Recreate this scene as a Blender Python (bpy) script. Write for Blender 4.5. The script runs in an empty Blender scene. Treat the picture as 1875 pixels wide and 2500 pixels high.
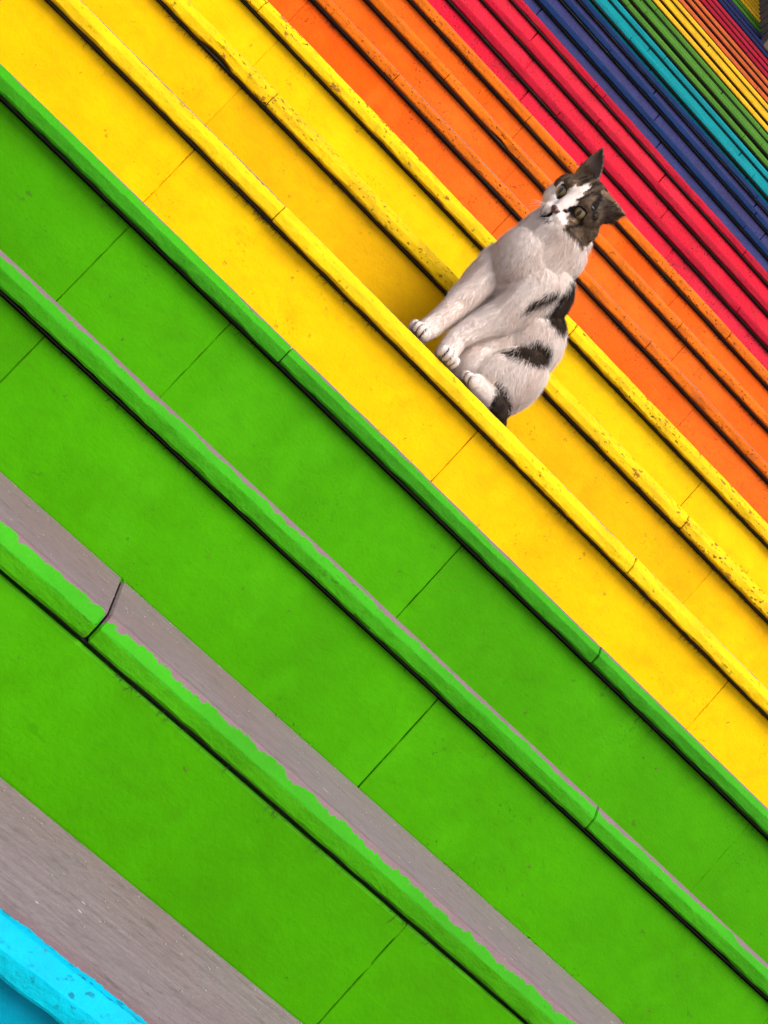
import bpy, bmesh, math, random
import numpy as np
from mathutils import Vector, Matrix, noise as mnoise

random.seed(7)
rng = np.random.default_rng(7)
scene = bpy.context.scene
col = scene.collection
R = math.radians

# ---------------------------------------------------------------- camera
cam_d = bpy.data.cameras.new('camera')
cam = bpy.data.objects.new('camera', cam_d)
col.objects.link(cam)
cam_d.sensor_fit = 'VERTICAL'
cam_d.sensor_height = 36.0
cam_d.lens = 38.16
cam_d.clip_start = 0.02
cam_d.clip_end = 2000.0
rt = Vector((0.71129878, -0.18316671, 0.67860445))
up = Vector((-0.67816772, 0.0749607, 0.73107417))
fw = Vector((0.18477712, 0.9802198, 0.0708983))
m = Matrix((rt, up, -fw)).transposed().to_4x4()
m.translation = Vector((0.0, -0.73618959, 0.35376253))
cam.matrix_world = m
scene.camera = cam

# ---------------------------------------------------------------- sky, sun, exposure
SUN_EL, SUN_AZ = R(51), R(157)        # azimuth clockwise from +Y
world = bpy.data.worlds.new('World')
scene.world = world
world.use_nodes = True
wn = world.node_tree.nodes
sky = wn.new('ShaderNodeTexSky')
sky.sky_type = 'NISHITA'
sky.sun_disc = False
sky.sun_elevation = SUN_EL
sky.sun_rotation = SUN_AZ
sky.air_density = 1.0
sky.dust_density = 4.0
sky.ozone_density = 1.0
bg = wn['Background']
bg.inputs['Strength'].default_value = 0.075
world.node_tree.links.new(sky.outputs['Color'], bg.inputs['Color'])
sd = bpy.data.lights.new('sun', 'SUN')
sd.energy = 1.5
sd.angle = R(34)
sd.color = (1.0, 0.95, 0.88)
sun = bpy.data.objects.new('sun', sd)
col.objects.link(sun)
to_sun = Vector((math.sin(SUN_AZ) * math.cos(SUN_EL), math.cos(SUN_AZ) * math.cos(SUN_EL), math.sin(SUN_EL)))
sun.rotation_euler = (-to_sun).to_track_quat('-Z', 'Y').to_euler()
sun.location = to_sun * 20
scene.view_settings.view_transform = 'Standard'
scene.view_settings.look = 'None'
scene.view_settings.gamma = 1.0
scene.view_settings.exposure = 1.36

# ---------------------------------------------------------------- helpers
def lin(c):
    return tuple(((v / 255) / 12.92 if v <= 10 else (((v / 255) + 0.055) / 1.055) ** 2.4) for v in c)

def obj(name, mesh, mat=None, parent=None, loc=None):
    o = bpy.data.objects.new(name, mesh)
    col.objects.link(o)
    if mat: mesh.materials.append(mat)
    if parent: o.parent = parent
    if loc: o.location = loc
    return o

def empty(name, loc):
    o = bpy.data.objects.new(name, None)
    o.empty_display_size = 0.1
    col.objects.link(o)
    o.location = loc
    return o

class N:
    """small node-tree helper"""
    def __init__(s, name):
        s.mat = bpy.data.materials.new(name)
        s.mat.use_nodes = True
        s.t = s.mat.node_tree
        s.b = s.t.nodes['Principled BSDF']
    def node(s, typ, **kw):
        n = s.t.nodes.new(typ)
        for k, v in kw.items(): setattr(n, k, v)
        return n
    def link(s, a, b): s.t.links.new(a, b)
    def put(s, sock, v):
        if hasattr(v, 'is_linked'): s.link(v, sock)
        elif isinstance(v, (tuple, list)) and sock.type == 'RGBA': sock.default_value = (*v[:3], 1)
        else: sock.default_value = v
    def math(s, op, a, b=0.0, clamp=False):
        n = s.node('ShaderNodeMath', operation=op, use_clamp=clamp)
        s.put(n.inputs[0], a); s.put(n.inputs[1], b)
        return n.outputs[0]
    def noise(s, vec, scale, detail=3.0, rough=0.55, dist=0.0):
        n = s.node('ShaderNodeTexNoise')
        s.link(vec, n.inputs['Vector'])
        n.inputs['Scale'].default_value = scale
        n.inputs['Detail'].default_value = detail
        n.inputs['Roughness'].default_value = rough
        n.inputs['Distortion'].default_value = dist
        return n.outputs['Fac']
    def ramp(s, v, lo, hi, a=0.0, b=1.0):
        n = s.node('ShaderNodeMapRange', clamp=True)
        s.put(n.inputs['Value'], v)
        n.inputs['From Min'].default_value = lo; n.inputs['From Max'].default_value = hi
        n.inputs['To Min'].default_value = a; n.inputs['To Max'].default_value = b
        return n.outputs['Result']
    def mix(s, f, a, b, mode='MIX'):
        n = s.node('ShaderNodeMix', data_type='RGBA', blend_type=mode)
        s.put(n.inputs[0], f); s.put(n.inputs[6], a); s.put(n.inputs[7], b)
        return n.outputs[2]
    def stretch(s, vec, sc):
        n = s.node('ShaderNodeVectorMath', operation='MULTIPLY')
        s.link(vec, n.inputs[0]); n.inputs[1].default_value = sc
        return n.outputs[0]
    def bump(s, h, strength, dist, prev=None):
        n = s.node('ShaderNodeBump')
        n.inputs['Strength'].default_value = strength
        n.inputs['Distance'].default_value = dist
        s.link(h, n.inputs['Height'])
        if prev is not None: s.link(prev, n.inputs['Normal'])
        return n.outputs['Normal']

def paint_color(n, pos, c, dirt, chips, second=None):
    chipc = (c[0] * .35 + .03, c[1] * .22 + .03, c[2] * .2 + .012)
    """painted masonry: tint drift, brush marks, grime specks, knocks showing older paint"""
    big = n.noise(pos, 5.0, 4)
    fine = n.noise(pos, 60.0, 4, 0.65)
    base = n.mix(n.ramp(big, 0.35, 0.68), [v * 0.86 for v in c], [min(v * 1.07, 0.95) for v in c])
    if second:
        base = n.mix(n.ramp(n.noise(pos, 2.2, 3), 0.42, 0.62), base, second)
    base = n.mix(n.ramp(fine, 0.35, 0.7, 0.0, 0.16), base, [v * 0.55 for v in c])
    # rubbed and stained patches
    st_ = n.ramp(n.noise(n.stretch(pos, (1, 1, 1.6)), 11.0, 5, 0.62, 0.5), 0.52, 0.70, 0.0, 0.42)
    base = n.mix(st_, base, (c[0] * .80, c[1] * .68, c[2] * .7))
    lt_ = n.ramp(n.noise(n.stretch(pos, (1.3, 1, .8)), 7.0, 4, 0.6), 0.54, 0.68, 0.0, 0.5)
    base = n.mix(lt_, base, [min(v * 1.16 + .002, .95) for v in c])
    # grime specks, clustered
    sp = n.ramp(n.noise(pos, 190.0, 2, 0.5), 0.60, 0.66)
    cl = n.ramp(n.noise(pos, 13.0, 4, 0.7), 0.58 - 0.30 * dirt, 0.78 - 0.30 * dirt)
    base = n.mix(n.math('MULTIPLY', n.math('MULTIPLY', sp, cl), min(1, 0.35 + dirt)), base, [v * 0.10 + 0.006 for v in c])
    ws_ = n.ramp(n.noise(n.stretch(pos, (.7, 1, 1)), 30.0, 6, 0.72, 0.6), 0.47, 0.68, 0.0, min(.85, .75 * dirt))
    base = n.mix(ws_, base, (c[0] * .42 + .01, c[1] * .36 + .01, c[2] * .36 + .008))
    # lone knocks and splashes
    kn = n.ramp(n.noise(pos, 42.0, 5, 0.65), 0.69 - 0.09 * chips, 0.71 - 0.09 * chips)
    base = n.mix(n.math('MULTIPLY', kn, min(1.0, 0.35 + chips)), base, chipc)
    li = n.ramp(n.noise(n.stretch(pos, (1, 1, 2.2)), 26.0, 3, 0.6, 0.8), 0.69, 0.73)
    base = n.mix(n.math('MULTIPLY', li, 0.4), base, [v * 0.72 for v in c])
    return base, fine, kn

def riser_mat(name, c, dirt=0.15, chips=0.0, rough=0.25, second=None):
    n = N(name)
    g = n.node('ShaderNodeNewGeometry'); pos = g.outputs['Position']
    base, fine, kn = paint_color(n, pos, c, dirt, chips, second)
    oi = n.node('ShaderNodeObjectInfo')
    base = n.mix(1.0, base, n.ramp(oi.outputs['Random'], 0, 1, 0.90, 1.0), 'MULTIPLY')
    n.link(base, n.b.inputs['Base Color'])
    n.b.inputs['Roughness'].default_value = 0.52
    n.b.inputs['Specular IOR Level'].default_value = 0.05
    brush = n.noise(n.stretch(pos, (1, 1, 7)), 40.0, 2)
    h = n.math('MULTIPLY', n.noise(pos, 9.0, 2), 0.0035)
    h = n.math('ADD', h, n.math('MULTIPLY', brush, 0.00022))
    h = n.math('ADD', h, n.math('MULTIPLY', n.noise(pos, 230.0 - 120 * rough, 4, 0.65), 0.0004 + 0.0042 * rough))
    n.link(n.bump(h, 0.6, 1.0), n.b.inputs['Normal'])
    return n.mat

STONE = lin((124, 112, 114))
def nosing_mat(name, c, edge=0.010, jag=0.004, dirt=0.25, chips=0.15, stone=STONE, face=None):
    """paint over the front and the rounded lip, bare worn stone on the tread behind it"""
    n = N(name)
    g = n.node('ShaderNodeNewGeometry'); pos = g.outputs['Position']
    tc = n.node('ShaderNodeTexCoord')
    sx = n.node('ShaderNodeSeparateXYZ'); n.link(tc.outputs['Object'], sx.inputs[0])
    base, fine, kn = paint_color(n, n.stretch(pos, (0.6, 1, 1)), c, dirt, chips)
    if face:
        fb, f2, k2 = paint_color(n, n.stretch(pos, (0.6, 1, 1)), face, dirt, chips)
        zz = n.math('ADD', sx.outputs['Z'], n.ramp(n.noise(pos, 220, 3), 0.3, 0.7, -0.0012, 0.0012))
        base = n.mix(n.ramp(zz, 0.0158, 0.0172), fb, base)
    # bare stone, streaked along the tread
    st = n.noise(n.stretch(pos, (1.0, 7.0, 7.0)), 22.0, 5, 0.65, 0.4)
    s0 = n.mix(n.ramp(st, 0.3, 0.7), [v * 0.80 for v in stone], [min(1, v * 1.1) for v in stone])
    s0 = n.mix(n.ramp(n.noise(pos, 4.0, 4), 0.45, 0.7, 0, 0.6), s0, (stone[0] * 0.95, stone[1] * 0.74, stone[2] * 0.76))
    s0 = n.mix(n.ramp(n.noise(pos, 120.0, 4, 0.7), 0.50, 0.72, 0, 0.45), s0, [v * 0.6 for v in stone])
    s0 = n.mix(n.ramp(n.noise(n.stretch(pos, (1, 3, 3)), 24.0, 5, 0.7), 0.56, 0.70, 0, 0.65), s0, [v * 0.42 for v in stone])
    wl = n.ramp(n.noise(n.stretch(pos, (1, 2.5, 2.5)), 48.0, 2, 0.5), 0.75, 0.765, 0, 0.5)
    s0 = n.mix(wl, s0, (0.75, 0.73, 0.68))
    # old reddish undercoat showing just behind the paint
    y = n.math('ADD', sx.outputs['Y'], n.ramp(n.noise(pos, 26.0, 4, 0.7), 0.3, 0.7, -jag, jag))
    y = n.math('ADD', y, n.ramp(n.noise(pos, 190.0, 3, 0.7), 0.3, 0.7, -jag * 0.5, jag * 0.5))
    und = n.ramp(y, edge + 0.006, edge + 0.016, 0.55, 0.0)
    s0 = n.mix(und, s0, lin((112, 86, 92)))
    bare = n.math('MULTIPLY', n.ramp(y, edge, edge + 0.0006), n.ramp(sx.outputs['Z'], 0.008, 0.009))
    fin = n.mix(bare, base, s0)
    n.link(fin, n.b.inputs['Base Color'])
    n.b.inputs['Roughness'].default_value = 0.58
    n.b.inputs['Specular IOR Level'].default_value = 0.05
    h = n.math('MULTIPLY', n.noise(n.stretch(pos, (1, 3, 3)), 30.0, 4), 0.0028)
    h = n.math('ADD', h, n.math('MULTIPLY', n.noise(pos, 170.0, 4, 0.65), 0.0018))
    n.link(n.bump(h, 0.6, 1.0), n.b.inputs['Normal'])
    return n.mat

def mortar_shade_mat():  # near-black: mortar in the joints, and shade under the lips put in as colour
    n = N('dark_mortar_and_shade')
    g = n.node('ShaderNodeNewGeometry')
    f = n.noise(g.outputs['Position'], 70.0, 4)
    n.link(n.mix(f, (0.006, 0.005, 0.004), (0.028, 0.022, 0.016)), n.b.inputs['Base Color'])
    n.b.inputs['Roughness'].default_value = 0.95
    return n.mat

def stone_mat(name, a, b, sc=14.0):
    n = N(name)
    g = n.node('ShaderNodeNewGeometry')
    p = g.outputs['Position']
    f = n.noise(p, sc, 6, 0.65)
    c = n.mix(n.ramp(f, 0.3, 0.7), a, b)
    c = n.mix(n.ramp(n.noise(p, sc * 9, 3), 0.55, 0.75, 0, 0.5), c, [v * 0.4 for v in a])
    n.link(c, n.b.inputs['Base Color'])
    n.b.inputs['Roughness'].default_value = 0.9
    n.link(n.bump(f, 0.6, 0.01), n.b.inputs['Normal'])
    return n.mat

M_MORTAR_SHADE = mortar_shade_mat()

# ---------------------------------------------------------------- the staircase
RISE, DEPTH = 0.165, 0.21047671
ZR = {0: 0.004, 1: .995, 2: 2.007, 3: 3.008, 4: 3.993, 5: 4.993, 6: 5.985, 7: 6.999, 8: 7.989, 9: 8.974, 10: 9.973,
      11: 10.989, 12: 12.01, 13: 13.025, 14: 14.075, 15: 15.06, 16: 16.016, 17: 17.035, 18: 17.986, 19: 18.967,
      20: 19.989, 21: 20.94, 22: 21.927, 23: 22.964, 24: 23.923, 25: 24.94, 26: 25.939}
def stepZ(i):
    if i in ZR: return ZR[i] * RISE
    return (i * RISE) if i < 0 else (i - 0.06) * RISE
def stepY(i): return i * DEPTH
TH = 0.0305                                       # nosing slab thickness
THI = {3: 0.0285, 4: 0.0320, 5: 0.0330, 6: 0.0325, 7: 0.0275, 8: 0.0285, 9: 0.0305, 10: .027, 11: .027, 12: 0.0285}
def th(i): return THI.get(i, TH if i < 10 else 0.0265 if i < 16 else .028)
def lift(i): return 0.001 if i < 3 else 0.001 if i == 3 else 0.0014 if i < 7 else 0.0022   # height of the shade-coloured strip under the slab
OV = {1: 0.006, 2: 0.013, 17: 0.006, 20: 0.006, 23: 0.006}      # lip overhang where it is smaller
def ov(i): return OV.get(i, 0.017 if i < 7 else 0.0135 if i < 10 else 0.0115 if i < 16 else 0.016)
FIRST, LAST = -4, 43
X0, X1 = -1.45, 1.95
def xend(i): return X1 if i < 31 else (1.09 if i < 33 else 1.065)

C = lambda r, g, b: lin((r, g, b))
K = 0.84
def cc(r, g, b): return tuple(v * K for v in lin((r, g, b)))
GREEN_R, GREEN_N = cc(72, 164, 0), cc(58, 158, 22)
YEL_R, YEL_N = cc(262, 206, 0), cc(240, 200, 14)
ORA_R, ORA_N = cc(262, 114, 26), cc(220, 108, 12)
RED_R, RED_N = cc(248, 44, 70), cc(178, 12, 42)
BLU_R, BLU_N = cc(66, 66, 118), cc(12, 42, 88)
TEA_R, TEA_N = cc(0, 150, 158), cc(0, 134, 142)
OLI_R, OLI_N = cc(78, 134, 44), cc(72, 126, 38)
FYE_R, FYE_N = cc(228, 178, 26), cc(232, 182, 30)
FOR_R, FOR_N = cc(186, 82, 34), cc(196, 92, 42)
FRE_R, FRE_N = cc(146, 10, 34), cc(164, 16, 46)
FBL_R, FBL_N = cc(40, 38, 84), cc(18, 30, 78)
CYA_R, CYA_N = cc(0, 158, 190), cc(0, 184, 218)

mats = {}
def mk(key, rc, nc, rd, rch, rr, nd, nch, edge, jag, face=None, second=None):
    mats[key] = (riser_mat(key + '_riser_paint', rc, rd, rch, rr, second),
                 nosing_mat(key + '_nosing_paint', nc, edge, jag, nd, nch, face=face))
mk('cyan', CYA_R, CYA_N, .1, 0, .15, .3, .45, .019, .003, face=cc(0, 186, 210))
mk('green_low', GREEN_R, GREEN_N, .08, .1, .12, .14, .15, .0082, .0035, face=cc(64, 150, 6))
mk('green', GREEN_R, GREEN_N, .10, .15, .12, .14, .05, .0085, .0022, face=cc(58, 146, 12))
mk('green_top', GREEN_R, GREEN_N, .10, .15, .12, .18, .05, .0095, .0015, face=cc(52, 138, 18))
mk('yellow', YEL_R, YEL_N, .18, .25, .10, .45, .50, .0105, .0015, second=cc(262, 212, 0))
mk('yellow_worn', cc(258, 198, 0), cc(240, 196, 10), .18, .25, .12, .65, .80, .0115, .0015)
mk('orange', ORA_R, ORA_N, .38, .2, .25, .8, .40, .0062, .0010, second=cc(262, 98, 4))
mk('red', RED_R, RED_N, .75, .1, .8, .55, .25, .06, .004, second=cc(250, 24, 58))
mk('blue', BLU_R, BLU_N, .55, .0, .6, .35, .05, .06, .004, second=cc(60, 66, 122))
mk('teal', TEA_R, TEA_N, .2, .0, .3, .3, .05, .06, .004)
mk('leaf_green', OLI_R, OLI_N, .3, .0, .3, .35, .1, .06, .004)
mk('far_yellow', FYE_R, FYE_N, .3, .1, .3, .5, .25, .06, .004)
mk('far_orange', FOR_R, FOR_N, .4, .1, .3, .5, .2, .06, .004)
mk('far_red', FRE_R, FRE_N, .4, .1, .4, .4, .2, .06, .004)
mk('far_blue', FBL_R, FBL_N, .3, .0, .4, .3, .05, .06, .004)
mk('far_green', cc(58, 112, 20), cc(64, 120, 26), .4, .0, .4, .4, .1, .06, .004)
mats['yellow_6'] = (mats['yellow'][0], mats['yellow_worn'][1])
mats['teal_low'] = (mats['teal'][0], mats['teal'][1])

SCHEME = {}
for i in range(FIRST, LAST + 1):
    k = ('blue' if i < -2 else 'cyan' if i <= 0 else 'green_low' if i == 1 else 'green' if i == 2 else 'green_top' if i == 3
         else 'yellow' if i == 4 else 'yellow_worn' if i == 5 else 'yellow_6' if i == 6
         else 'orange' if i <= 9 else 'red' if i <= 12 else 'blue' if i <= 15 else 'teal' if i <= 17
         else 'leaf_green' if i <= 20 else 'far_yellow' if i <= 23 else 'far_orange' if i <= 26 else 'far_red' if i <= 29
         else 'far_blue' if i <= 32 else 'far_green' if i <= 34 else 'far_yellow')
    SCHEME[i] = k
WORD = {'blue': 'navy blue', 'cyan': 'bright cyan', 'green_low': 'lime green', 'green': 'lime green', 'green_top': 'lime green',
        'yellow': 'bright yellow', 'yellow_worn': 'worn yellow', 'yellow_6': 'bright yellow', 'orange': 'orange', 'red': 'crimson red',
        'teal': 'teal', 'leaf_green': 'leaf green', 'far_yellow': 'golden yellow', 'far_orange': 'dull orange', 'far_red': 'deep red',
        'far_blue': 'dark blue', 'far_green': 'grass green'}

def extrude_profile(prof, xa, xb, seg, jit, cap_in=0.002, seed=0.0, wave=0.0, tongue=None):
    """sweep a (y, z) profile from xa to xb; jit(k) is the edge roughness of profile point k"""
    n = max(2, int(round((xb - xa) / seg)))
    extra = [] if not tongue else [xb + .0001, xb + tongue[0]]
    xs = [xa, xa + cap_in] + [xa + (xb - xa) * q / n for q in range(1, n)] + [xb - cap_in, xb] + extra
    vs, fs = [], []
    L = len(prof)
    cy = sum(q[0] for q in prof) / L; cz = sum(q[1] for q in prof) / L
    for s, x in enumerate(xs):
        endcap = s == 0 or x >= xb - 1e-9
        deep = tongue[1] if tongue and x > xb else 0.0
        w1 = wave * mnoise.noise(Vector((x * 2.3, seed, 1.7)))
        w2 = wave * mnoise.noise(Vector((x * 2.9, seed, 9.7)))
        for k, (y, z) in enumerate(prof):
            a = jit(k)
            yy, zz = y, z
            if a:
                yy += a * (mnoise.noise(Vector((x * 38, seed + k * .37, 3.1))) + .6 * mnoise.noise(Vector((x * 120, seed + k, 8.1))))
                zz += a * (mnoise.noise(Vector((x * 42, seed + k * .37, 6.3))) + .6 * mnoise.noise(Vector((x * 130, seed + k, 2.2))))
                yy += w1; zz += w2
            if endcap:
                yy += cap_in * (1 if yy < 0.02 else 0) * 0.9; zz += cap_in * (0.9 if z < cz else -0.9)
            xx = x
            if tongue and k < L - 2:
                if deep: yy += deep * max(.1, .9 + 1.6 * mnoise.noise(Vector((z * 60, seed, 5.5))))
                if endcap: xx += .0006 * mnoise.noise(Vector((z * 90, seed + (1 if s else 2), 2.5)))
            vs.append((xx, yy, zz))
    for s in range(len(xs) - 1):
        for k in range(L):
            k2 = (k + 1) % L
            fs.append((s * L + k, (s + 1) * L + k, (s + 1) * L + k2, s * L + k2))
    fs.append(tuple(range(L)))
    fs.append(tuple((len(xs) - 1) * L + k for k in reversed(range(L))))
    me = bpy.data.meshes.new('piece')
    me.from_pydata(vs, [], fs)
    bm = bmesh.new(); bm.from_mesh(me); bmesh.ops.recalc_face_normals(bm, faces=bm.faces); bm.to_mesh(me); bm.free()
    return me

NJ = {1: [.064], 2: [.645], 3: [.03, .608], 4: [-.11, .645], 5: [-.256, .75], 6: [-.408, .407], 7: [-.173, .592], 8: [-.111, .674],
      9: [.09, .847], 12: [.194, .234, .902], 14: [.166, .95], 0: [-.9]}
def cuts(known, a, b, step, ph):
    c = sorted(known)
    if not c: c = [ph]
    while c[0] - step > a + 0.1: c.insert(0, c[0] - step * random.uniform(.94, 1.06))
    while c[-1] + step < b - 0.1: c.append(c[-1] + step * random.uniform(.94, 1.06))
    return [a] + [v for v in c if a + .05 < v < b - .05] + [b]

stairs = empty('staircase', (0.25, 0.0, stepZ(FIRST) - RISE))
stairs['label'] = 'long outdoor staircase with every step painted in rainbow colour bands'
stairs['category'] = 'staircase'
st_off = Vector(stairs.location)

NOTCH = {5: (-.392, -.335, .006), 8: (.05, .075, .006), 12: (.30, .325, .008)}       # broken lower lip
def make_step(i):
    y0, z0 = stepY(i), stepZ(i)
    xa, xb = X0, xend(i)
    rk, nk = mats[SCHEME[i]]
    zlow = (stepZ(i - 1) + th(i - 1)) - z0         # tread level of the step below, local
    o = ov(i)
    gap = 0.0032 if i < 4 else 0.0022 if i < 7 else .003 if i not in (17, 20, 23) else 0.0025
    # core: dark mortar seen in the joints, and a shade-coloured strip under the lip
    bm = bmesh.new()
    ynext = DEPTH + ov(i + 1)
    yb = ynext + .012 + (1.6 if i == LAST else 0)
    def blk(ya, yb, za, zb):
        vs = [bm.verts.new(v) for v in ((xa, ya, za), (xb, ya, za), (xb, yb, za), (xa, yb, za), (xa, ya, zb), (xb, ya, zb), (xb, yb, zb), (xa, yb, zb))]
        for f in ((0, 1, 5, 4), (1, 2, 6, 5), (2, 3, 7, 6), (3, 0, 4, 7), (4, 5, 6, 7), (3, 2, 1, 0)): bm.faces.new([vs[q] for q in f])
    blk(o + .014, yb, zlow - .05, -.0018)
    blk(.0085 if i < 7 else .004, yb - .004, -.0012, lift(i) - .0002)        # near-black strip, paints the shade line under the lip
    bmesh.ops.recalc_face_normals(bm, faces=bm.faces)
    me = bpy.data.meshes.new('step'); bm.to_mesh(me); bm.free()
    s = obj('step', me, M_MORTAR_SHADE, stairs, Vector((0, y0, z0)) - st_off)
    s['label'] = '%s step of the painted staircase' % WORD[SCHEME[i]]
    near = i <= 9
    # riser panels, joints walking sideways a little on every step
    ph = 0.461 - 0.0458 * (i - 1)
    js = []
    q = ph
    while q > xa: q -= .582
    while q < xb:
        if q > xa + .05 and q < xb - .05: js.append(q + random.uniform(-.004, .004))
        q += .582
    if i == 3: js = sorted(js + [-.047 + .001])
    js = [xa] + js + [xb]
    for a, b in zip(js[:-1], js[1:]):
        g = 0.0006 if near else 0.0022
        td = random.choice((.0005, .0009, .0022)) if near else .005
        dy = random.uniform(-.0008, .0008)
        pz0, pz1 = zlow - .004, -gap - random.uniform(0, .0008)
        nz_ = 9 if near else 1
        lev = [pz0 + .006 + (pz1 - .003 - pz0 - .006) * q / (nz_ + 1) for q in range(1, nz_ + 1)]
        prof = [(o + dy + .001, pz0), (o + dy, pz0 + .006)] + [(o + dy, q) for q in lev] + [(o + dy, pz1 - .003), (o + dy + .0015, pz1), (o + .016, pz1), (o + .016, pz0)]
        me = extrude_profile(prof, a + g, b - g, .06 if near else .3, lambda k: .0005 if k in (nz_ + 2, nz_ + 3) else 0.0, .0007 if near else .0012, i * 3.1 + a, tongue=(g * 2, td) if b < xb else None)
        obj('riser_panel', me, rk, s)
    # nosing slabs with a rounded lip
    t = th(i)
    fz = lift(i) + (t - lift(i)) * (.56 if i < 4 else .5 if i < 7 else .62); ry = .0115 if i < 7 else .008
    u0 = lift(i)
    prof = [(ynext + .010, u0), (.004, u0), (.0012, u0 + .0006), (0, u0 + .003), (0.0002, fz - .0006), (.0007, fz + .0008),
            (ry * .5, fz + (t - fz) * .50), (ry - .0022, t - .0024), (ry, t - .0005), (ry + .003, t), (.05, t), (ynext + .010, t)]
    nj = cuts(NJ.get(i, []), xa, xb, 1.6 if i in (0, 2) else .77, .1 + .3 * random.random())
    jy = {17: .001, 20: .001, 23: .001}.get(i, 0)
    for a, b in zip(nj[:-1], nj[1:]):
        g = .0011 if i in (1, 14) else .0005
        dy, dz = random.uniform(-.0012, .0012), random.uniform(-.0006, .0006)
        pr = [(y + (dy if y < .1 else 0), z + dz) for y, z in prof]
        me = extrude_profile(pr, a + g, b - g, .012 if i <= 6 else .03 if i <= 15 else .1,
                             lambda k: (.0013 if k in (1, 2, 3) else .0007 if 4 <= k <= 8 else 0.0) if i <= 16 else 0.0, .0022 if i in (1, 14) else .0012, i * 7.7 + a, .0010)
        if i in NOTCH:
            n0, n1, dp = NOTCH[i]
            for v_ in me.vertices:
                x_ = v_.co.x
                if n0 < x_ < n1 and v_.co.z < fz and v_.co.y < .02:
                    q_ = math.sin(math.pi * (x_ - n0) / (n1 - n0)) ** .5
                    v_.co.y += dp * .5 * q_; v_.co.z = max(v_.co.z, u0 + dp * q_ * (1.0 + .3 * mnoise.noise(Vector((x_ * 160, 1, 1)))))
        so = obj('nosing_slab', me, nk, s)
        for p in me.polygons: p.use_smooth = len(p.vertices) == 4
        me.set_sharp_from_angle(angle=R(17))
    return s

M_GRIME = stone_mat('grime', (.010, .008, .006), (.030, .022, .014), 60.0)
def grime(s, i):
    """cobweb and dust fibres hanging under the lip, thick in places, absent in others"""
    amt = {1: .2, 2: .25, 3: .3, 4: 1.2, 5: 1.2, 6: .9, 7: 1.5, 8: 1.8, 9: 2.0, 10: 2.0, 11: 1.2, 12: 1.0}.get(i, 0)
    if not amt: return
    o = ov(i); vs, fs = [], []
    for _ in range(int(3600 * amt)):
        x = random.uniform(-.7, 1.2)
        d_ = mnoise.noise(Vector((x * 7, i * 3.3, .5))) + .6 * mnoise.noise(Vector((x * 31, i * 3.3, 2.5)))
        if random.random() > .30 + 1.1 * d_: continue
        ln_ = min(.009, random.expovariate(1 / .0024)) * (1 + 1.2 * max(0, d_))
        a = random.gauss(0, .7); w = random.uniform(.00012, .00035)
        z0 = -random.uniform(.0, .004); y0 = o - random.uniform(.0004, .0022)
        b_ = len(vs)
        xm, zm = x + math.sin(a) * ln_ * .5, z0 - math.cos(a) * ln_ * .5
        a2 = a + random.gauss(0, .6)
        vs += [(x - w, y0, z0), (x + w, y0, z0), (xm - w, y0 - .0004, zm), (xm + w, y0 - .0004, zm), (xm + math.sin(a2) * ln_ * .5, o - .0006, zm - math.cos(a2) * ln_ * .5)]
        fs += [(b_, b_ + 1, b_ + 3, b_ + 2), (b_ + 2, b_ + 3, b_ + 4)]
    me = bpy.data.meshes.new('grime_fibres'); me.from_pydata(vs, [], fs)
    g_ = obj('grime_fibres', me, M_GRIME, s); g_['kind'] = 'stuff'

for i in range(FIRST, LAST + 1):
    grime(make_step(i), i)

# flaked paint chips gathered along the foot of the second green riser
def flakes(name, i, xa, xb, nfl, mat, spread):
    z0 = stepZ(i - 1) + th(i - 1); y0 = stepY(i) + ov(i)
    vs, fs = [], []
    for _ in range(nfl):
        x = random.uniform(xa, xb)
        if mnoise.noise(Vector((x * 14, 4.4, i))) < -.05: continue
        r_ = random.uniform(.0005, .0018)
        y = y0 - abs(random.gauss(0, spread)) - .0012; t_ = random.uniform(0, 6.28); tl = random.uniform(-.7, .7)
        z = z0 + .0006 + r_ * abs(math.sin(tl))
        if random.random() < .35: y = y0 - .0009; z += random.uniform(.001, .010); tl = 1.35
        b_ = len(vs)
        k_ = random.choice((4, 5, 6))
        for q in range(k_):
            an = t_ + q * 6.283 / k_; rr = r_ * random.uniform(.6, 1.2)
            dx, dy = math.cos(an) * rr, math.sin(an) * rr
            vs.append((x + dx, y + dy * math.cos(tl), z + dy * math.sin(tl)))
        fs.append(tuple(range(b_, b_ + k_)))
    me = bpy.data.meshes.new(name); me.from_pydata(vs, [], fs)
    o = obj(name, me, mat)
    o['kind'] = 'stuff'; o['label'] = 'tiny flakes of lime green paint along the foot of a riser'; o['category'] = 'paint flakes'
    return o
flakes('paint_flakes', 2, .06, .75, 130, mats['green'][0], .0014)

# ---------------------------------------------------------------- ground
gz = stepZ(FIRST) - RISE + .012
me = bpy.data.meshes.new('ground')
me.from_pydata([(-900, -900, gz), (900, -900, gz), (900, 900, gz), (-900, 900, gz)], [], [(0, 1, 2, 3)])
gr = obj('ground', me, stone_mat('pavement_stone', (.20, .18, .165), (.30, .28, .26), 6.0))
gr['kind'] = 'structure'

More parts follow.
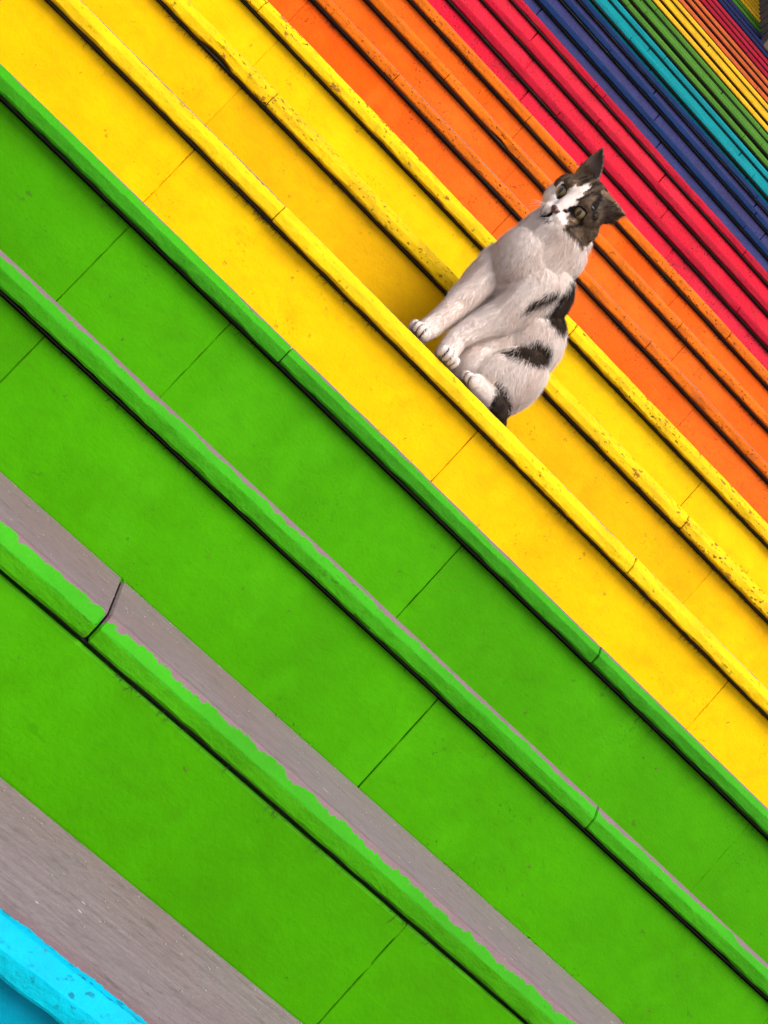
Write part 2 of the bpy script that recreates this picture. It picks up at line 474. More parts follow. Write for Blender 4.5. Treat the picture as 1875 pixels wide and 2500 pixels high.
# ---------------------------------------------------------------- stone side wall at the top right
wy, wz = stepY(31) + .02, stepZ(30)
wall = empty('stone_wall', (1.6, wy, gz))
wall['label'] = 'brown stone wall ending the uppermost steps at the top right corner'
wall['category'] = 'wall'
M_WALL = stone_mat('brown_stone', lin((58, 46, 38)), lin((92, 74, 62)), 9.0)
def boxmesh(x0, x1, y0, y1, z0, z1, ch=.006):
    bm = bmesh.new()
    bmesh.ops.create_cube(bm, size=1.0, matrix=Matrix.Translation(((x0 + x1) / 2, (y0 + y1) / 2, (z0 + z1) / 2)) @ Matrix.Diagonal((x1 - x0, y1 - y0, z1 - z0, 1)))
    if ch: bmesh.ops.bevel(bm, geom=bm.edges[:], offset=ch, segments=1, affect='EDGES')
    me = bpy.data.meshes.new('block'); bm.to_mesh(me); bm.free()
    return me
wl = Vector(wall.location)
core = obj('core', boxmesh(1.10 - wl.x, 2.6 - wl.x, .03, 4.2, 0.0, wz + 3.95 - gz, 0), M_MORTAR_SHADE, wall)
rows = 17
for k in range(rows):
    z0 = wz - .06 - gz + k * .24
    x = 1.07 - wl.x + random.uniform(0, .02)
    first = True
    while x < 2.55 - wl.x:
        w = random.uniform(.2, .36) if not first else random.uniform(.12, .3)
        if not (k in (3, 4, 5) and 1.13 - wl.x < x < 1.45 - wl.x):      # a dark opening is left in the wall
            obj('stone_block', boxmesh(x, x + w - .012, random.uniform(-.012, .008), .06, z0, z0 + .228, .008), M_WALL, wall)
        x += w; first = False
for k in range(rows):
    z0 = wz - .06 - gz + k * .24
    y = .075
    while y < 4.0:
        w = random.uniform(.4, .7)
        obj('stone_block', boxmesh(1.072 - wl.x, 1.13 - wl.x, y, y + w - .012, z0, z0 + .228, .008), M_WALL, wall)
        y += w
#CAT
# ---------------------------------------------------------------- the cat
CAT = Vector((0.26, stepY(4) + 0.07, stepZ(4) + th(4)))
cat = empty('cat', CAT)
cat['label'] = 'white and brown tabby cat sitting upright on the edge of a yellow step'
cat['category'] = 'cat'
HC = Vector((-0.055, -0.006, 0.338))
HM = Matrix.Translation(HC) @ Matrix.Rotation(R(-31), 4, 'Z') @ Matrix.Rotation(R(29), 4, 'X') @ Matrix.Rotation(R(15), 4, 'Y')
HI = HM.inverted()

bm = bmesh.new()
def ell(c, r, rot=(0, 0, 0), M=Matrix.Identity(4), sub=3):
    mt = M @ Matrix.Translation(c)
    for a, ax in zip(rot, 'XYZ'):
        if a: mt = mt @ Matrix.Rotation(R(a), 4, ax)
    bmesh.ops.create_icosphere(bm, subdivisions=sub, radius=1.0, matrix=mt @ Matrix.Diagonal((*r, 1)))
def chain(pts, M=Matrix.Identity(4), n=7):
    for (a, ra), (b, rb) in zip(pts[:-1], pts[1:]):
        a, b = Vector(a), Vector(b)
        for q in range(n + 1):
            u = q / n
            r = ra + (rb - ra) * u
            ell(a.lerp(b, u), (r, r, r), M=M, sub=2)
# trunk
ell((.048, .036, .078), (.063, .060, .078), (0, 10, 0))
ell((-.006, .016, .085), (.040, .036, .070), (0, 10, 0))
ell((.004, .0, .050), (.040, .028, .046), (0, 40, 0))
ell((.032, .034, .142), (.066, .056, .076), (0, -18, 0))
ell((-.022, .022, .200), (.076, .058, .070), (0, -28, 0))
ell((-.058, .004, .218), (.050, .050, .060))
chain([((-.046, .014, .235), .058), ((-.048, .004, .275), .053), ((-.052, .004, .315), .044)])
ell((.004, .030, .232), (.036, .046, .036))
ell((-.014, .018, .268), (.036, .042, .044))
ell((-.050, .030, .125), (.036, .030, .060))
# near foreleg (cat's left), far foreleg
chain([((-.020, -.012, .200), .036), ((-.020, -.020, .150), .033), ((-.027, -.022, .122), .0275), ((-.045, -.026, .082), .0222),
       ((-.055, -.030, .048), .0178), ((-.053, -.036, .026), .0175)])
chain([((-.078, .020, .195), .034), ((-.083, .014, .150), .029), ((-.084, .006, .120), .0250), ((-.088, -.010, .080), .0208),
       ((-.093, -.022, .046), .0172), ((-.097, -.030, .026), .017)])
PAWS = []
def paw(cx, cy, cz, ang, s=1.0):
    PAWS.append((np.array((Matrix.Translation((cx, cy, cz)) @ Matrix.Rotation(R(ang), 4, 'Z')).inverted()), s))
    Mp = Matrix.Translation((cx, cy, cz)) @ Matrix.Rotation(R(ang), 4, 'Z')
    ell((0, .004, .001), (.0165 * s, .019 * s, .0135 * s), M=Mp)
    for k, (tx, ty) in enumerate(((-.0125, -.010), (-.0043, -.0155), (.0043, -.0155), (.0125, -.010))):
        ell((tx * s, ty * s, -.001), (.0052 * s, .0095 * s, .0098 * s), M=Mp, sub=2)
paw(-.050, -.044, .0145, 6, 1.08)
paw(-.103, -.038, .0145, -22, 1.0)
# near haunch and hind foot, far hind foot
ell((.050, -.004, .072), (.046, .036, .064), (0, 20, 0))
ell((.026, -.012, .060), (.030, .026, .040), (0, 30, 0))
chain([((.072, -.020, .020), .0175), ((.038, -.034, .019), .0165), ((.012, -.040, .017), .0165)])
paw(.006, -.044, .0145, -52, 0.95)
chain([((.03, .075, .02), .016), ((-.03, .065, .016), .015)])
# tail wrapped round the near side
chain([((.078, .080, .040), .016), ((.094, .058, .018), .013), ((.096, .030, .014), .012), ((.086, .004, .014), .0115), ((.072, -.010, .016), .011), ((.055, -.018, .024), .009), ((.044, -.024, .038), .008)])
# head
ell((0, .006, .006), (.0440, .0470, .0420), M=HM)
for sx in (-1, 1):
    ell((sx * .0265, -.010, -.014), (.0245, .0270, .0250), M=HM)
    ell((sx * .0190, -.028, .0165), (.0160, .0150, .0125), M=HM)
    ell((sx * .0100, -.0500, -.0265), (.0125, .0115, .0105), M=HM)
    ell((sx * .0340, -.0120, .004), (.0150, .0240, .0230), M=HM)
    ell((sx * .0170, -.036, -.017), (.0140, .0140, .0130), M=HM)
chain([((0, -.026, .016), .0160), ((0, -.046, -.006), .0115), ((0, -.0570, -.0175), .0072)], M=HM)
ell((0, -.040, -.023), (.0200, .0200, .0150), M=HM)
ell((0, -.0460, -.0380), (.0110, .0120, .0085), M=HM)
ell((0, -.016, -.030), (.0280, .0310, .0220), M=HM)
chain([((0, .010, -.02), .042), ((.004, .020, -.055), .046)], M=HM)
ell((.031, .002, -.016), (.0240, .0270, .0260), M=HM)
ell((.016, .014, -.045), (.0440, .0420, .0380), M=HM)
# ears: cupped triangular shells
def ear(A, B, T, cup, bow):
    A, B, T = Vector(A), Vector(B), Vector(T)
    nx = (B - A).cross(T - A).normalized()
    nu, nv = 10, 12
    g = []
    for side in (-1, 1):
        rows_ = []
        for j in range(nv + 1):
            v = j / nv
            vv = v
            row = []
            for k in range(nu + 1):
                u = k / nu
                base = A.lerp(B, u)
                p = base.lerp(T, vv)
                wdt = (u - .5) * 2
                p += (B - A) * (wdt * .5) * bow * math.sin(math.pi * v) * (1 - v * .4)
                p += nx * (cup * (1 - wdt * wdt) * (1 - v) ** .8)
                p += nx * side * (.0030 - .0014 * v)
                row.append(bm.verts.new(HM @ p))
            rows_.append(row)
        g.append(rows_)
    for s_, rows_ in enumerate(g):
        for j in range(nv):
            for k in range(nu):
                f = (rows_[j][k], rows_[j][k + 1], rows_[j + 1][k + 1], rows_[j + 1][k])
                bm.faces.new(f if s_ else f[::-1])
    a, b = g
    for j in range(nv):
        for k in (0, nu):
            f = (a[j][k], a[j + 1][k], b[j + 1][k], b[j][k])
            bm.faces.new(f if k == 0 else f[::-1])
    for k in range(nu):
        for j in (0, nv):
            f = (a[j][k], a[j][k + 1], b[j][k + 1], b[j][k])
            bm.faces.new(f[::-1] if j == 0 else f)
EAR1 = ((-.043, .004, .020), (-.010, .010, .044), (-.048, .016, .083))
EAR2 = ((.015, .000, .043), (.047, .004, .010), (.064, -.002, .048))
ear(*EAR1, -.012, .28)
ear(*EAR2, .012, .22)
bmesh.ops.recalc_face_normals(bm, faces=bm.faces)
me = bpy.data.meshes.new('cat_rough'); bm.to_mesh(me); bm.free()
tmp = obj('cat_rough', me)
md = tmp.modifiers.new('r', 'REMESH'); md.mode = 'VOXEL'; md.voxel_size = 0.0019
md = tmp.modifiers.new('s', 'SMOOTH'); md.factor = .5; md.iterations = 5
dg = bpy.context.evaluated_depsgraph_get()
body_me = bpy.data.meshes.new_from_object(tmp.evaluated_get(dg))
bpy.data.objects.remove(tmp); bpy.data.meshes.remove(me)

nv = len(body_me.vertices)
P = np.empty(nv * 3); body_me.vertices.foreach_get('co', P); P = P.reshape(-1, 3)
NR = np.empty(nv * 3); body_me.vertices.foreach_get('normal', NR); NR = NR.reshape(-1, 3)
HIn = np.array(HI)
def to_head(q): return q @ HIn[:3, :3].T + HIn[:3, 3]
HMn = np.array(HM)
# open the eye sockets: pull the skin inside the eyeballs within an almond outline
EYES = [np.array((-.0210, -.0290, .0020)), np.array((.0215, -.0290, .0020))]
ER = .0135
def almond(h, e):
    dx = (h[:, 0] - e[0]) * (1 if e[0] > 0 else -1); dz = h[:, 2] - e[2]
    dz = dz - .30 * dx                      # outer corner lifted
    return np.sqrt((dx / .0100) ** 2 + (dz / .0086) ** 2)
H = to_head(P)
for e in EYES:
    a = almond(H, e)
    sel = (a < 1.0) & (H[:, 1] < -.012)
    d = H[sel] - e
    L = np.linalg.norm(d, axis=1, keepdims=True)
    H[sel] = e + d / np.maximum(L, 1e-6) * (ER - .0045)
    rim = (a >= 1.0) & (a < 1.5) & (H[:, 1] < -.012)
    d = H[rim] - e
    L = np.linalg.norm(d, axis=1, keepdims=True)
    k = ((1.5 - a[rim]) / .5)[:, None]
    H[rim] = e + d / L * (L * (1 - k) + np.maximum(L, ER + .0007) * k)
hs = np.linalg.norm(H - to_head(P), axis=1) > 1e-7
P[hs] = H[hs] @ HMn[:3, :3].T + HMn[:3, 3]
body_me.vertices.foreach_set('co', P.ravel())
body_me.update()
NR = np.empty(nv * 3); body_me.vertices.foreach_get('normal', NR); NR = NR.reshape(-1, 3)

def inpoly(x, z, poly):
    r = np.zeros(len(x), bool)
    j = len(poly) - 1
    for i in range(len(poly)):
        xi, zi = poly[i]; xj, zj = poly[j]
        c = ((zi > z) != (zj > z)) & (x < (xj - xi) * (z - zi) / (zj - zi + 1e-12) + xi)
        r ^= c; j = i
    return r
def segd(x, z, pts):
    best = np.full(len(x), 9.0)
    for (ax, az), (bx, bz) in zip(pts[:-1], pts[1:]):
        dx, dz = bx - ax, bz - az
        t = np.clip(((x - ax) * dx + (z - az) * dz) / (dx * dx + dz * dz), 0, 1)
        best = np.minimum(best, np.hypot(x - ax - t * dx, z - az - t * dz))
    return best
def vnoise(q, s, seed):
    """cheap smooth value noise"""
    q = q * s + seed
    i = np.floor(q).astype(np.int64); f = q - i; f = f * f * (3 - 2 * f)
    def h(a, b, c):
        v = np.sin(a * 127.1 + b * 311.7 + c * 74.7) * 43758.5453
        return v - np.floor(v)
    r = 0
    for dx in (0, 1):
        for dy in (0, 1):
            for dz in (0, 1):
                w = (f[:, 0] if dx else 1 - f[:, 0]) * (f[:, 1] if dy else 1 - f[:, 1]) * (f[:, 2] if dz else 1 - f[:, 2])
                r = r + w * h(i[:, 0] + dx, i[:, 1] + dy, i[:, 2] + dz)
    return r
WHITE = np.array((.88, .785, .74)); CREAM = np.array((.74, .62, .555)); SKIN = np.array((.55, .36, .33))
BROWN = np.array((.070, .048, .034)); DARK = np.array((.016, .012, .011)); TAN = np.array((.20, .132, .085))
PATCH1 = [(0.016, 0.262), (0.048, 0.240), (0.075, 0.210), (0.066, 0.180), (0.044, 0.172), (0.024, 0.178), (0.022, 0.200), (.018, .228)]
STRIPE = [(-0.012, 0.146), (-0.012, 0.167), (-0.002, 0.191), (0.008, 0.216), (0.018, 0.212), (0.008, 0.182), (-0.003, 0.155)]
PATCH2 = [(0.012, 0.083), (0.026, 0.111), (0.041, 0.139), (0.061, 0.153), (0.078, 0.146), (0.081, 0.125), (0.063, 0.108), (0.041, 0.098)]
LOWDARK = [(0.034, 0.046), (0.052, 0.048), (0.078, 0.036), (0.090, 0.022), (0.090, 0.0), (0.055, .0), (0.05, 0.012)]
def fur_color(p, jit):
    """coat pattern as a function of place on the body (cat coordinates)"""
    n = len(p)
    h = to_head(p)
    q = p + (np.stack([vnoise(p, 210, 1.3), vnoise(p, 210, 7.7), vnoise(p, 210, 3.9)], 1) - .5) * .0045 + jit
    c = np.tile(WHITE, (n, 1))
    cr = np.clip((vnoise(p, 38, 5.1) - .45) * 2.6, 0, 1)[:, None] * .55
    c = c * (1 - cr) + CREAM * cr
    x, z, y = q[:, 0], q[:, 2], q[:, 1]
    tab = np.clip((vnoise(p, 160, 2.2) - .35) * 1.8, 0, 1)[:, None]
    mixb = BROWN * 1.05 * (1 - tab) + DARK * 1.5 * tab
    body = h[:, 2] < -.03
    pt = (inpoly(x, z, PATCH1) & (z > .16)) | (inpoly(x, z, STRIPE) & (y < .03)) | (inpoly(x, z, PATCH2) & (y < .06))
    pt |= inpoly(x, z, LOWDARK) & (y < .03) | ((z < .03) & (x > .078) & (y > -.03))
    c[pt & body] = mixb[pt & body]
    # head
    hq = h + (q - p) * .45
    hx, hy, hz = hq[:, 0], hq[:, 1], hq[:, 2]
    inh = (np.linalg.norm(h - np.array((0, 0, .0)), axis=1) < .068) & (h[:, 2] > -.05) | (h[:, 2] > .03)
    stripes = np.sin(hx * 520 + 3.0 * vnoise(p, 60, 4.0)) * .5 + .5
    lum = np.clip(.25 + .9 * vnoise(p, 230, 6.1) - .25, 0, 1)[:, None]
    tabby = BROWN * (1 - lum) + TAN * lum
    topd = np.clip((hz - .022) / .012, 0, 1) * (stripes > .40) * (np.abs(hx) < .024)
    tabby = tabby * (1 - .8 * topd[:, None]) + DARK * .8 * topd[:, None]
    brown = (hz > .024) | ((hx > .0125 - .25 * np.clip(hz - .004, 0, .03)) & (hz > -.016 - .10 * hx) & (hz + .9 * (hx - .012) > -.006)) | ((hx < -.0135) & (hz > .0105 - .15 * (hx + .02)))
    brown |= (hx > .026) & (hz > -.030)
    brown |= (hx < -.034) & (hz > -.002)
    blaze = (np.abs(hx + .002) < .0125 - .30 * np.clip(hz - .008, 0, .05)) & (hz < .036) & (hy < .0)
    brown &= ~blaze
    brown |= (hy > .012) & (hz > -.012)
    brown &= inh & (h[:, 2] > -.036 - .25 * np.clip(h[:, 1], -.02, .03))
    brown &= ~((h[:, 1] > .012) & (h[:, 2] < -.012))
    c[brown] = tabby[brown]
    # dark cheek line behind the eye, dark eye corners
    front = (h[:, 1] < .012) & inh
    cl = segd(hx, hz, [(.031, .004), (.036, -.006), (.034, -.018), (.028, -.030)]) < .0022
    cl |= segd(hx, hz, [(.013, -.004), (.010, -.010)]) < .0018
    cl |= segd(hx, hz, [(.008, .012), (.012, .024), (.010, .034)]) < .0016
    c[cl & front] = DARK * 1.1
    wc = segd(hx, hz, [(.020, -.013), (.027, -.010)]) < .0016
    c[wc & front] = TAN * 1.6
    for e in EYES:
        a = almond(h, e)
        c[(a < (1.22 if e[0] > 0 else 1.14)) & (h[:, 1] < -.015)] = DARK * .8
    # nose leather and mouth
    nz = (np.abs(h[:, 0]) < .0080 * np.clip((h[:, 2] + .0275) / .0095, .1, 1)) & (h[:, 2] > -.0275) & (h[:, 2] < -.0145) & (h[:, 1] < -.050)
    c[nz] = (.15, .062, .052)
    mo = segd(h[:, 0], h[:, 2], [(0, -.0250), (0, -.0305), (-.006, -.0355), (-.0125, -.0350), (-.0180, -.0310)]) < .0028
    mo |= segd(h[:, 0], h[:, 2], [(0, -.0305), (.006, -.0345), (.012, -.0335)]) < .0011
    c[mo & (h[:, 1] < -.030)] = DARK * .7
    for Mi, s_ in PAWS:
        w_ = (p @ Mi[:3, :3].T + Mi[:3, 3]) / s_
        near_ = (np.abs(w_[:, 0]) < .02) & (w_[:, 1] < -.008) & (w_[:, 1] > -.03) & (np.abs(w_[:, 2]) < .02)
        gr_ = np.minimum(np.minimum(np.abs(w_[:, 0] - .0086), np.abs(w_[:, 0] + .0086)), np.abs(w_[:, 0])) < .0008
        c[near_ & gr_] = (.10, .065, .055)
    # ears: dusky inside, brown outside
    e1 = (h[:, 2] > .046) & (h[:, 0] < -.012)
    g = np.clip((h[:, 2] - .05) / .03, 0, 1)[:, None]
    c[e1] = (np.array((.19, .135, .115)) * (1 - g) + np.array((.04, .031, .027)) * g)[e1]
    ed = segd(h[:, 0], h[:, 2], [(EAR1[0][0], EAR1[0][2]), (-.052, .056), (EAR1[2][0], EAR1[2][2])]) < .0045
    c[ed & e1] = TAN * .75
    e2 = (h[:, 0] > .012) & (h[:, 2] > .012) & inpoly(h[:, 0], h[:, 2], [(.018, .040), (.044, .008), (.072, .044), (.066, .056)])
    c[e2] = (.125, .088, .066)
    c[e2 & (vnoise(p, 260, 9.0) > .6)] = BROWN
    rim2 = segd(h[:, 0], h[:, 2], [(.015, .043), (.040, .0475), (.066, .049)]) < .0024
    c[rim2 & (h[:, 1] < .012)] = TAN * 1.7
    dk2 = segd(h[:, 0], h[:, 2], [(.018, .038), (.030, .024), (.044, .010)]) < .0024
    c[dk2 & (h[:, 1] < .02)] = DARK
    return c

cols = fur_color(P, 0.0)
att = body_me.color_attributes.new('coat', 'FLOAT_COLOR', 'POINT')
att.data.foreach_set('color', np.concatenate([cols * .95, np.ones((nv, 1))], 1).astype(np.float32).ravel())
for p_ in body_me.polygons: p_.use_smooth = True

def fur_mat(name, rough):
    n = N(name)
    a = n.node('ShaderNodeVertexColor', layer_name='coat')
    n.link(a.outputs['Color'], n.b.inputs['Base Color'])
    n.b.inputs['Roughness'].default_value = rough
    n.b.inputs['Specular IOR Level'].default_value = .12
    if rough < .82:                                     # strands let some light through
        tr = n.node('ShaderNodeBsdfTranslucent'); n.link(a.outputs['Color'], tr.inputs['Color'])
        mx = n.node('ShaderNodeMixShader'); mx.inputs[0].default_value = .48
        n.link(n.b.outputs[0], mx.inputs[1]); n.link(tr.outputs[0], mx.inputs[2])
        n.link(mx.outputs[0], n.t.nodes['Material Output'].inputs['Surface'])
    return n.mat
body_me.materials.clear()
body = obj('body', body_me, fur_mat('cat_skin', .85), cat)

# fur: short strands over the whole coat, combed back from the nose and down the body
NH = 190000
tri = np.array([(p_.vertices[0], p_.vertices[1], p_.vertices[2]) for p_ in body_me.polygons] +
               [(p_.vertices[0], p_.vertices[2], p_.vertices[3]) for p_ in body_me.polygons if len(p_.vertices) == 4])
va, vb, vc = P[tri[:, 0]], P[tri[:, 1]], P[tri[:, 2]]
area = np.linalg.norm(np.cross(vb - va, vc - va), axis=1)
pick = rng.choice(len(tri), NH, p=area / area.sum())
u, v = rng.random(NH), rng.random(NH)
fl = u + v > 1; u[fl] = 1 - u[fl]; v[fl] = 1 - v[fl]
w = 1 - u - v
t3 = tri[pick]
root = P[t3[:, 0]] * w[:, None] + P[t3[:, 1]] * u[:, None] + P[t3[:, 2]] * v[:, None]
nr = NR[t3[:, 0]] * w[:, None] + NR[t3[:, 1]] * u[:, None] + NR[t3[:, 2]] * v[:, None]
nr /= np.maximum(np.linalg.norm(nr, axis=1, keepdims=True), 1e-6)
hh = to_head(root)
keep = np.ones(NH, bool)
for e in EYES: keep &= ~((almond(hh, e) < 1.30) & (hh[:, 1] < -.012))
keep &= ~((np.abs(hh[:, 0]) < .0085) & (hh[:, 2] > -.028) & (hh[:, 2] < -.0115) & (hh[:, 1] < -.050))
root, nr, hh = root[keep], nr[keep], hh[keep]
n_ = len(root)
onhead = (np.linalg.norm(hh, axis=1) < .062) | (hh[:, 2] > .03)
isear = hh[:, 2] > .045
flow = np.zeros((n_, 3)); flow[:, 2] = -1.0
flow[:, 0] += .35 + 1.2 * np.clip(root[:, 0], -.1, .1); flow[:, 1] += .2
hflow = hh - np.array((0, -.063, -.018)); hflow[:, 1] *= .6
hflow = hflow @ HMn[:3, :3].T
hflow /= np.linalg.norm(hflow, axis=1, keepdims=True) + 1e-9
flow[onhead] = hflow[onhead]
sw = np.stack([vnoise(root, 45, 1.1), vnoise(root, 45, 5.5), vnoise(root, 45, 8.8)], 1) - .5
flow += sw * 1.5
flow -= nr * np.sum(flow * nr, 1, keepdims=True)
flow /= np.linalg.norm(flow, axis=1, keepdims=True) + 1e-9
lift = np.where(onhead, .24, .30)[:, None] + rng.normal(0, .12, (n_, 1)) + (rng.random((n_, 1)) < .06) * .45
d = flow + nr * lift + rng.normal(0, .13, (n_, 3))
d /= np.linalg.norm(d, axis=1, keepdims=True)
low = root[:, 2] < .10
leg = (root[:, 0] < .0) & low
ln = np.where(onhead, .0062, np.where(leg, .0062, .0105)) * rng.uniform(.65, 1.3, n_)
ln = np.where(rng.random(n_) < .07, ln * 1.35, ln)
ln = np.where(isear, .0035, ln)
ln = np.where((hh[:, 1] < -.03) & onhead, ln * .6, ln)
ln = np.where(root[:, 2] < .03, np.minimum(ln, .005), ln)
side = np.cross(d, nr); side /= np.linalg.norm(side, axis=1, keepdims=True) + 1e-9
hw = (.00024 * rng.uniform(.7, 1.3, n_))[:, None] * np.where(onhead, .75, 1.0)[:, None]
droop = -nr * .22 + flow * .1
L = ln[:, None]
r0 = root - nr * .0006
mid = root + d * L * .55
tip = root + d * L + droop * L
V = np.stack([r0 - side * hw, r0 + side * hw, mid - side * hw * .8, mid + side * hw * .8, tip], 1).reshape(-1, 3)
V[:, 2] = np.maximum(V[:, 2], .0006)
b = np.arange(n_)[:, None] * 5
F = np.concatenate([b + np.array([[0, 1, 3]]), b + np.array([[0, 3, 2]]), b + np.array([[2, 3, 4]])], 1).reshape(-1, 3)
fm = bpy.data.meshes.new('fur')
fm.vertices.add(len(V)); fm.vertices.foreach_set('co', V.ravel())
fm.loops.add(F.size); fm.loops.foreach_set('vertex_index', F.ravel().astype(np.int32))
fm.polygons.add(len(F)); fm.polygons.foreach_set('loop_start', np.arange(0, F.size, 3, dtype=np.int32))
fm.polygons.foreach_set('use_smooth', np.ones(len(F), bool))
fm.update(); fm.validate()
fc = fur_color(root, rng.normal(0, .0032, (n_, 3)) * np.where(onhead, .5, 1.0)[:, None]) * rng.uniform(.88, 1.1, (n_, 1))
fc = np.repeat(np.clip(fc, 0, .9), 5, axis=0)
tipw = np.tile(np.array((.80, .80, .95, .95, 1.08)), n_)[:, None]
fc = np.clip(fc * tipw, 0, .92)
att = fm.color_attributes.new('coat', 'FLOAT_COLOR', 'POINT')
att.data.foreach_set('color', np.concatenate([fc, np.ones((len(fc), 1))], 1).astype(np.float32).ravel())
sn = nr + rng.normal(0, .09, (n_, 3)); sn /= np.linalg.norm(sn, axis=1, keepdims=True)
fm.normals_split_custom_set_from_vertices(np.repeat(sn, 5, axis=0))
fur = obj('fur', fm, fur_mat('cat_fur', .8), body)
fur['kind'] = 'stuff'

# eyes
def eye_mat():
    n = N('cat_eye')
    tc = n.node('ShaderNodeTexCoord')
    sx = n.node('ShaderNodeSeparateXYZ'); n.link(tc.outputs['Object'], sx.inputs[0])
    X, Y, Z = sx.outputs
    def rad(rx, rz):
        a = n.math('POWER', n.math('DIVIDE', X, rx), 2.0); b_ = n.math('POWER', n.math('DIVIDE', Z, rz), 2.0)
        return n.math('SQRT', n.math('ADD', a, b_))
    iris = rad(.0102, .0102)
    fib = n.noise(n.stretch(tc.outputs['Object'], (1, .2, 1)), 900.0, 3)
    c = n.mix(n.ramp(iris, .35, .95), lin((146, 120, 62)), lin((92, 78, 42)))
    c = n.mix(n.ramp(fib, .3, .7, 0, .35), c, lin((60, 58, 30)))
    c = n.mix(n.ramp(iris, .93, 1.0), c, (.008, .007, .006))
    pup = rad(.0030, .0060)
    c = n.mix(n.ramp(pup, .92, 1.05), (.003, .003, .003), c)
    n.link(c, n.b.inputs['Base Color'])
    n.b.inputs['Roughness'].default_value = .08
    n.b.inputs['Coat Weight'].default_value = .8
    n.b.inputs['Coat Roughness'].default_value = .02
    return n.mat
EM = eye_mat()
for k, e in enumerate(EYES):
    bm = bmesh.new()
    bmesh.ops.create_uvsphere(bm, u_segments=32, v_segments=20, radius=ER - .0012)
    me = bpy.data.meshes.new('eye'); bm.to_mesh(me); bm.free()
    for p_ in me.polygons: p_.use_smooth = True
    eo = obj('eye', me, EM, cat)
    eo.matrix_local = HM @ Matrix.Translation(Vector(e)) @ Matrix.Rotation(R(12 if k else -12), 4, 'Z')

# nose leather
nm = N('nose_leather')
g_ = nm.node('ShaderNodeNewGeometry')
nm.link(nm.mix(nm.noise(g_.outputs['Position'], 500.0, 3), (.060, .024, .022), (.13, .052, .046)), nm.b.inputs['Base Color'])
nm.b.inputs['Roughness'].default_value = .45
bm = bmesh.new()
bmesh.ops.create_uvsphere(bm, u_segments=20, v_segments=12, radius=1.0)
for v_ in bm.verts:
    x_, y_, z_ = v_.co
    wd = 1.0 if z_ > 0 else 1.0 - .72 * (-z_) ** 1.1
    v_.co = (x_ * .0078 * wd, y_ * .0046 - .0012 * (1 - abs(x_)) - (.0012 if z_ > .1 else 0), z_ * .0058)
me = bpy.data.meshes.new('nose'); bm.to_mesh(me); bm.free()
for p_ in me.polygons: p_.use_smooth = True
no = obj('nose', me, nm.mat, cat)
no.matrix_local = HM @ Matrix.Translation((0, -.0604, -.0188)) @ Matrix.Rotation(R(-14), 4, 'X') @ Matrix.Scale(1.02, 4)

# whiskers
wm = N('whisker_white'); wm.b.inputs['Base Color'].default_value = (.85, .83, .8, 1); wm.b.inputs['Roughness'].default_value = .4
def whisker(a, d1, ln_):
    a = Vector(a); d1 = Vector(d1).normalized()
    pts = []
    for q in range(9):
        u = q / 8
        pts.append(a + d1 * ln_ * u + Vector((0, .012, -.028)) * u * u * (ln_ / .06))
    vs, fs = [], []
    for q, pt in enumerate(pts):
        r = .00058 * (1 - .8 * q / 8)
        tg = (pts[min(q + 1, 8)] - pts[max(q - 1, 0)]).normalized()
        s1 = tg.cross(Vector((0, 1, .3))).normalized(); s2 = tg.cross(s1)
        for w_ in range(4):
            an = w_ * math.pi / 2
            vs.append(pt + s1 * r * math.cos(an) + s2 * r * math.sin(an))
    for q in range(8):
        for w_ in range(4):
            fs.append((q * 4 + w_, q * 4 + (w_ + 1) % 4, q * 4 + 4 + (w_ + 1) % 4, q * 4 + 4 + w_))
    me = bpy.data.meshes.new('whisker'); me.from_pydata(vs, [], fs)
    wo = obj('whisker', me, wm.mat, cat)
    wo.matrix_local = HM
for k in range(7):
    whisker((.012 + .0012 * (k % 3), -.054 + .002 * (k % 2), -.024 - .0016 * (k // 2)), (.55 + .05 * k, .05, -.75 + .05 * k), random.uniform(.042, .062))
for k in range(4):
    whisker((-.012 - .0012 * (k % 3), -.054, -.024 - .0016 * (k // 2)), (-.9, .25, -.35 + .12 * k), random.uniform(.03, .045))
for k in range(3):
    whisker((.018 + .002 * k, -.032, .016), (.4 + .1 * k, -.35, .8), .022)

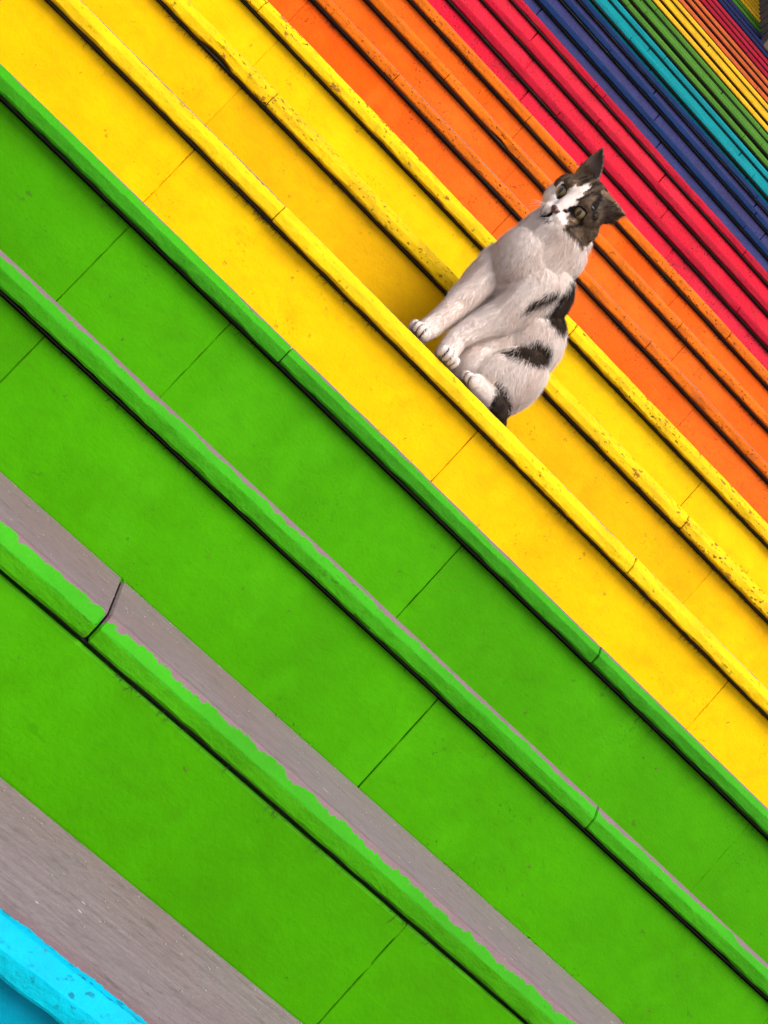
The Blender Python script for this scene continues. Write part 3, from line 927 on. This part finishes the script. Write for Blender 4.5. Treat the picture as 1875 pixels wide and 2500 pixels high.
# ---------------------------------------------------------------- grit on the bare treads
def grit(i, n_, mat, label):
    z0 = stepZ(i) + th(i) + .0004; ya, yb = stepY(i) + .03, stepY(i + 1) + ov(i + 1) - .002
    vs, fs = [], []
    for _ in range(n_):
        u_ = random.random() ** (.35 if random.random() < .7 else 1.0)
        x, y, r_ = random.uniform(-.3, 1.3), ya + (yb - ya) * u_, random.uniform(.0003, .0010)
        b_ = len(vs)
        for dx, dy, dz in ((1, 0, 0), (-.5, .87, 0), (-.5, -.87, 0), (.1, .1, 1.1)):
            vs.append((x + dx * r_, y + dy * r_, z0 + dz * r_))
        fs += [(b_, b_ + 1, b_ + 3), (b_ + 1, b_ + 2, b_ + 3), (b_ + 2, b_, b_ + 3)]
    me = bpy.data.meshes.new('grit'); me.from_pydata(vs, [], fs)
    g_ = obj('grit', me, mat); g_['kind'] = 'stuff'; g_['label'] = label; g_['category'] = 'grit'
M_GRIT = stone_mat('grit_mix', (.05, .04, .032), (.55, .50, .44), 180.0)
grit(0, 700, M_GRIT, 'fine grit lying on the bare tread above the cyan edge')
grit(1, 500, M_GRIT, 'fine grit lying on the bare grey tread between lime green risers')

# ---------------------------------------------------------------- bits of dry debris stuck to the near risers
M_BITS = stone_mat('dry_bits', (.05, .032, .015), (.22, .13, .04), 90.0)
vs, fs = [], []
for _ in range(70):
    i = random.choice((1, 2, 2, 3, 3, 4, 4, 4, 5, 6))
    x = random.uniform(-.35, 1.0)
    zlo, zhi = stepZ(i - 1) + th(i - 1) + .012, stepZ(i) - .02
    z = random.uniform(zlo, zhi); y = stepY(i) + ov(i) - .0011
    a = random.uniform(0, 6.28); cv = random.uniform(-.9, .9)
    ln_ = random.uniform(.0015, .008); w = random.uniform(.0002, .0006)
    b_ = len(vs); k_ = 5
    for q in range(k_):
        t_ = a + cv * q / k_
        x += math.cos(t_) * ln_ / k_; z += math.sin(t_) * ln_ / k_
        nx_, nz_ = -math.sin(t_) * w, math.cos(t_) * w
        yo = -.0006 * math.sin(math.pi * q / (k_ - 1))
        vs += [(x - nx_, y + yo, z - nz_), (x + nx_, y + yo, z + nz_)]
    for q in range(k_ - 1):
        fs.append((b_ + 2 * q, b_ + 2 * q + 1, b_ + 2 * q + 3, b_ + 2 * q + 2))
me = bpy.data.meshes.new('debris_bits'); me.from_pydata(vs, [], fs)
db = obj('debris_bits', me, M_BITS)
db['kind'] = 'stuff'; db['label'] = 'tiny dry bits of debris stuck to the green and yellow risers'; db['category'] = 'debris'
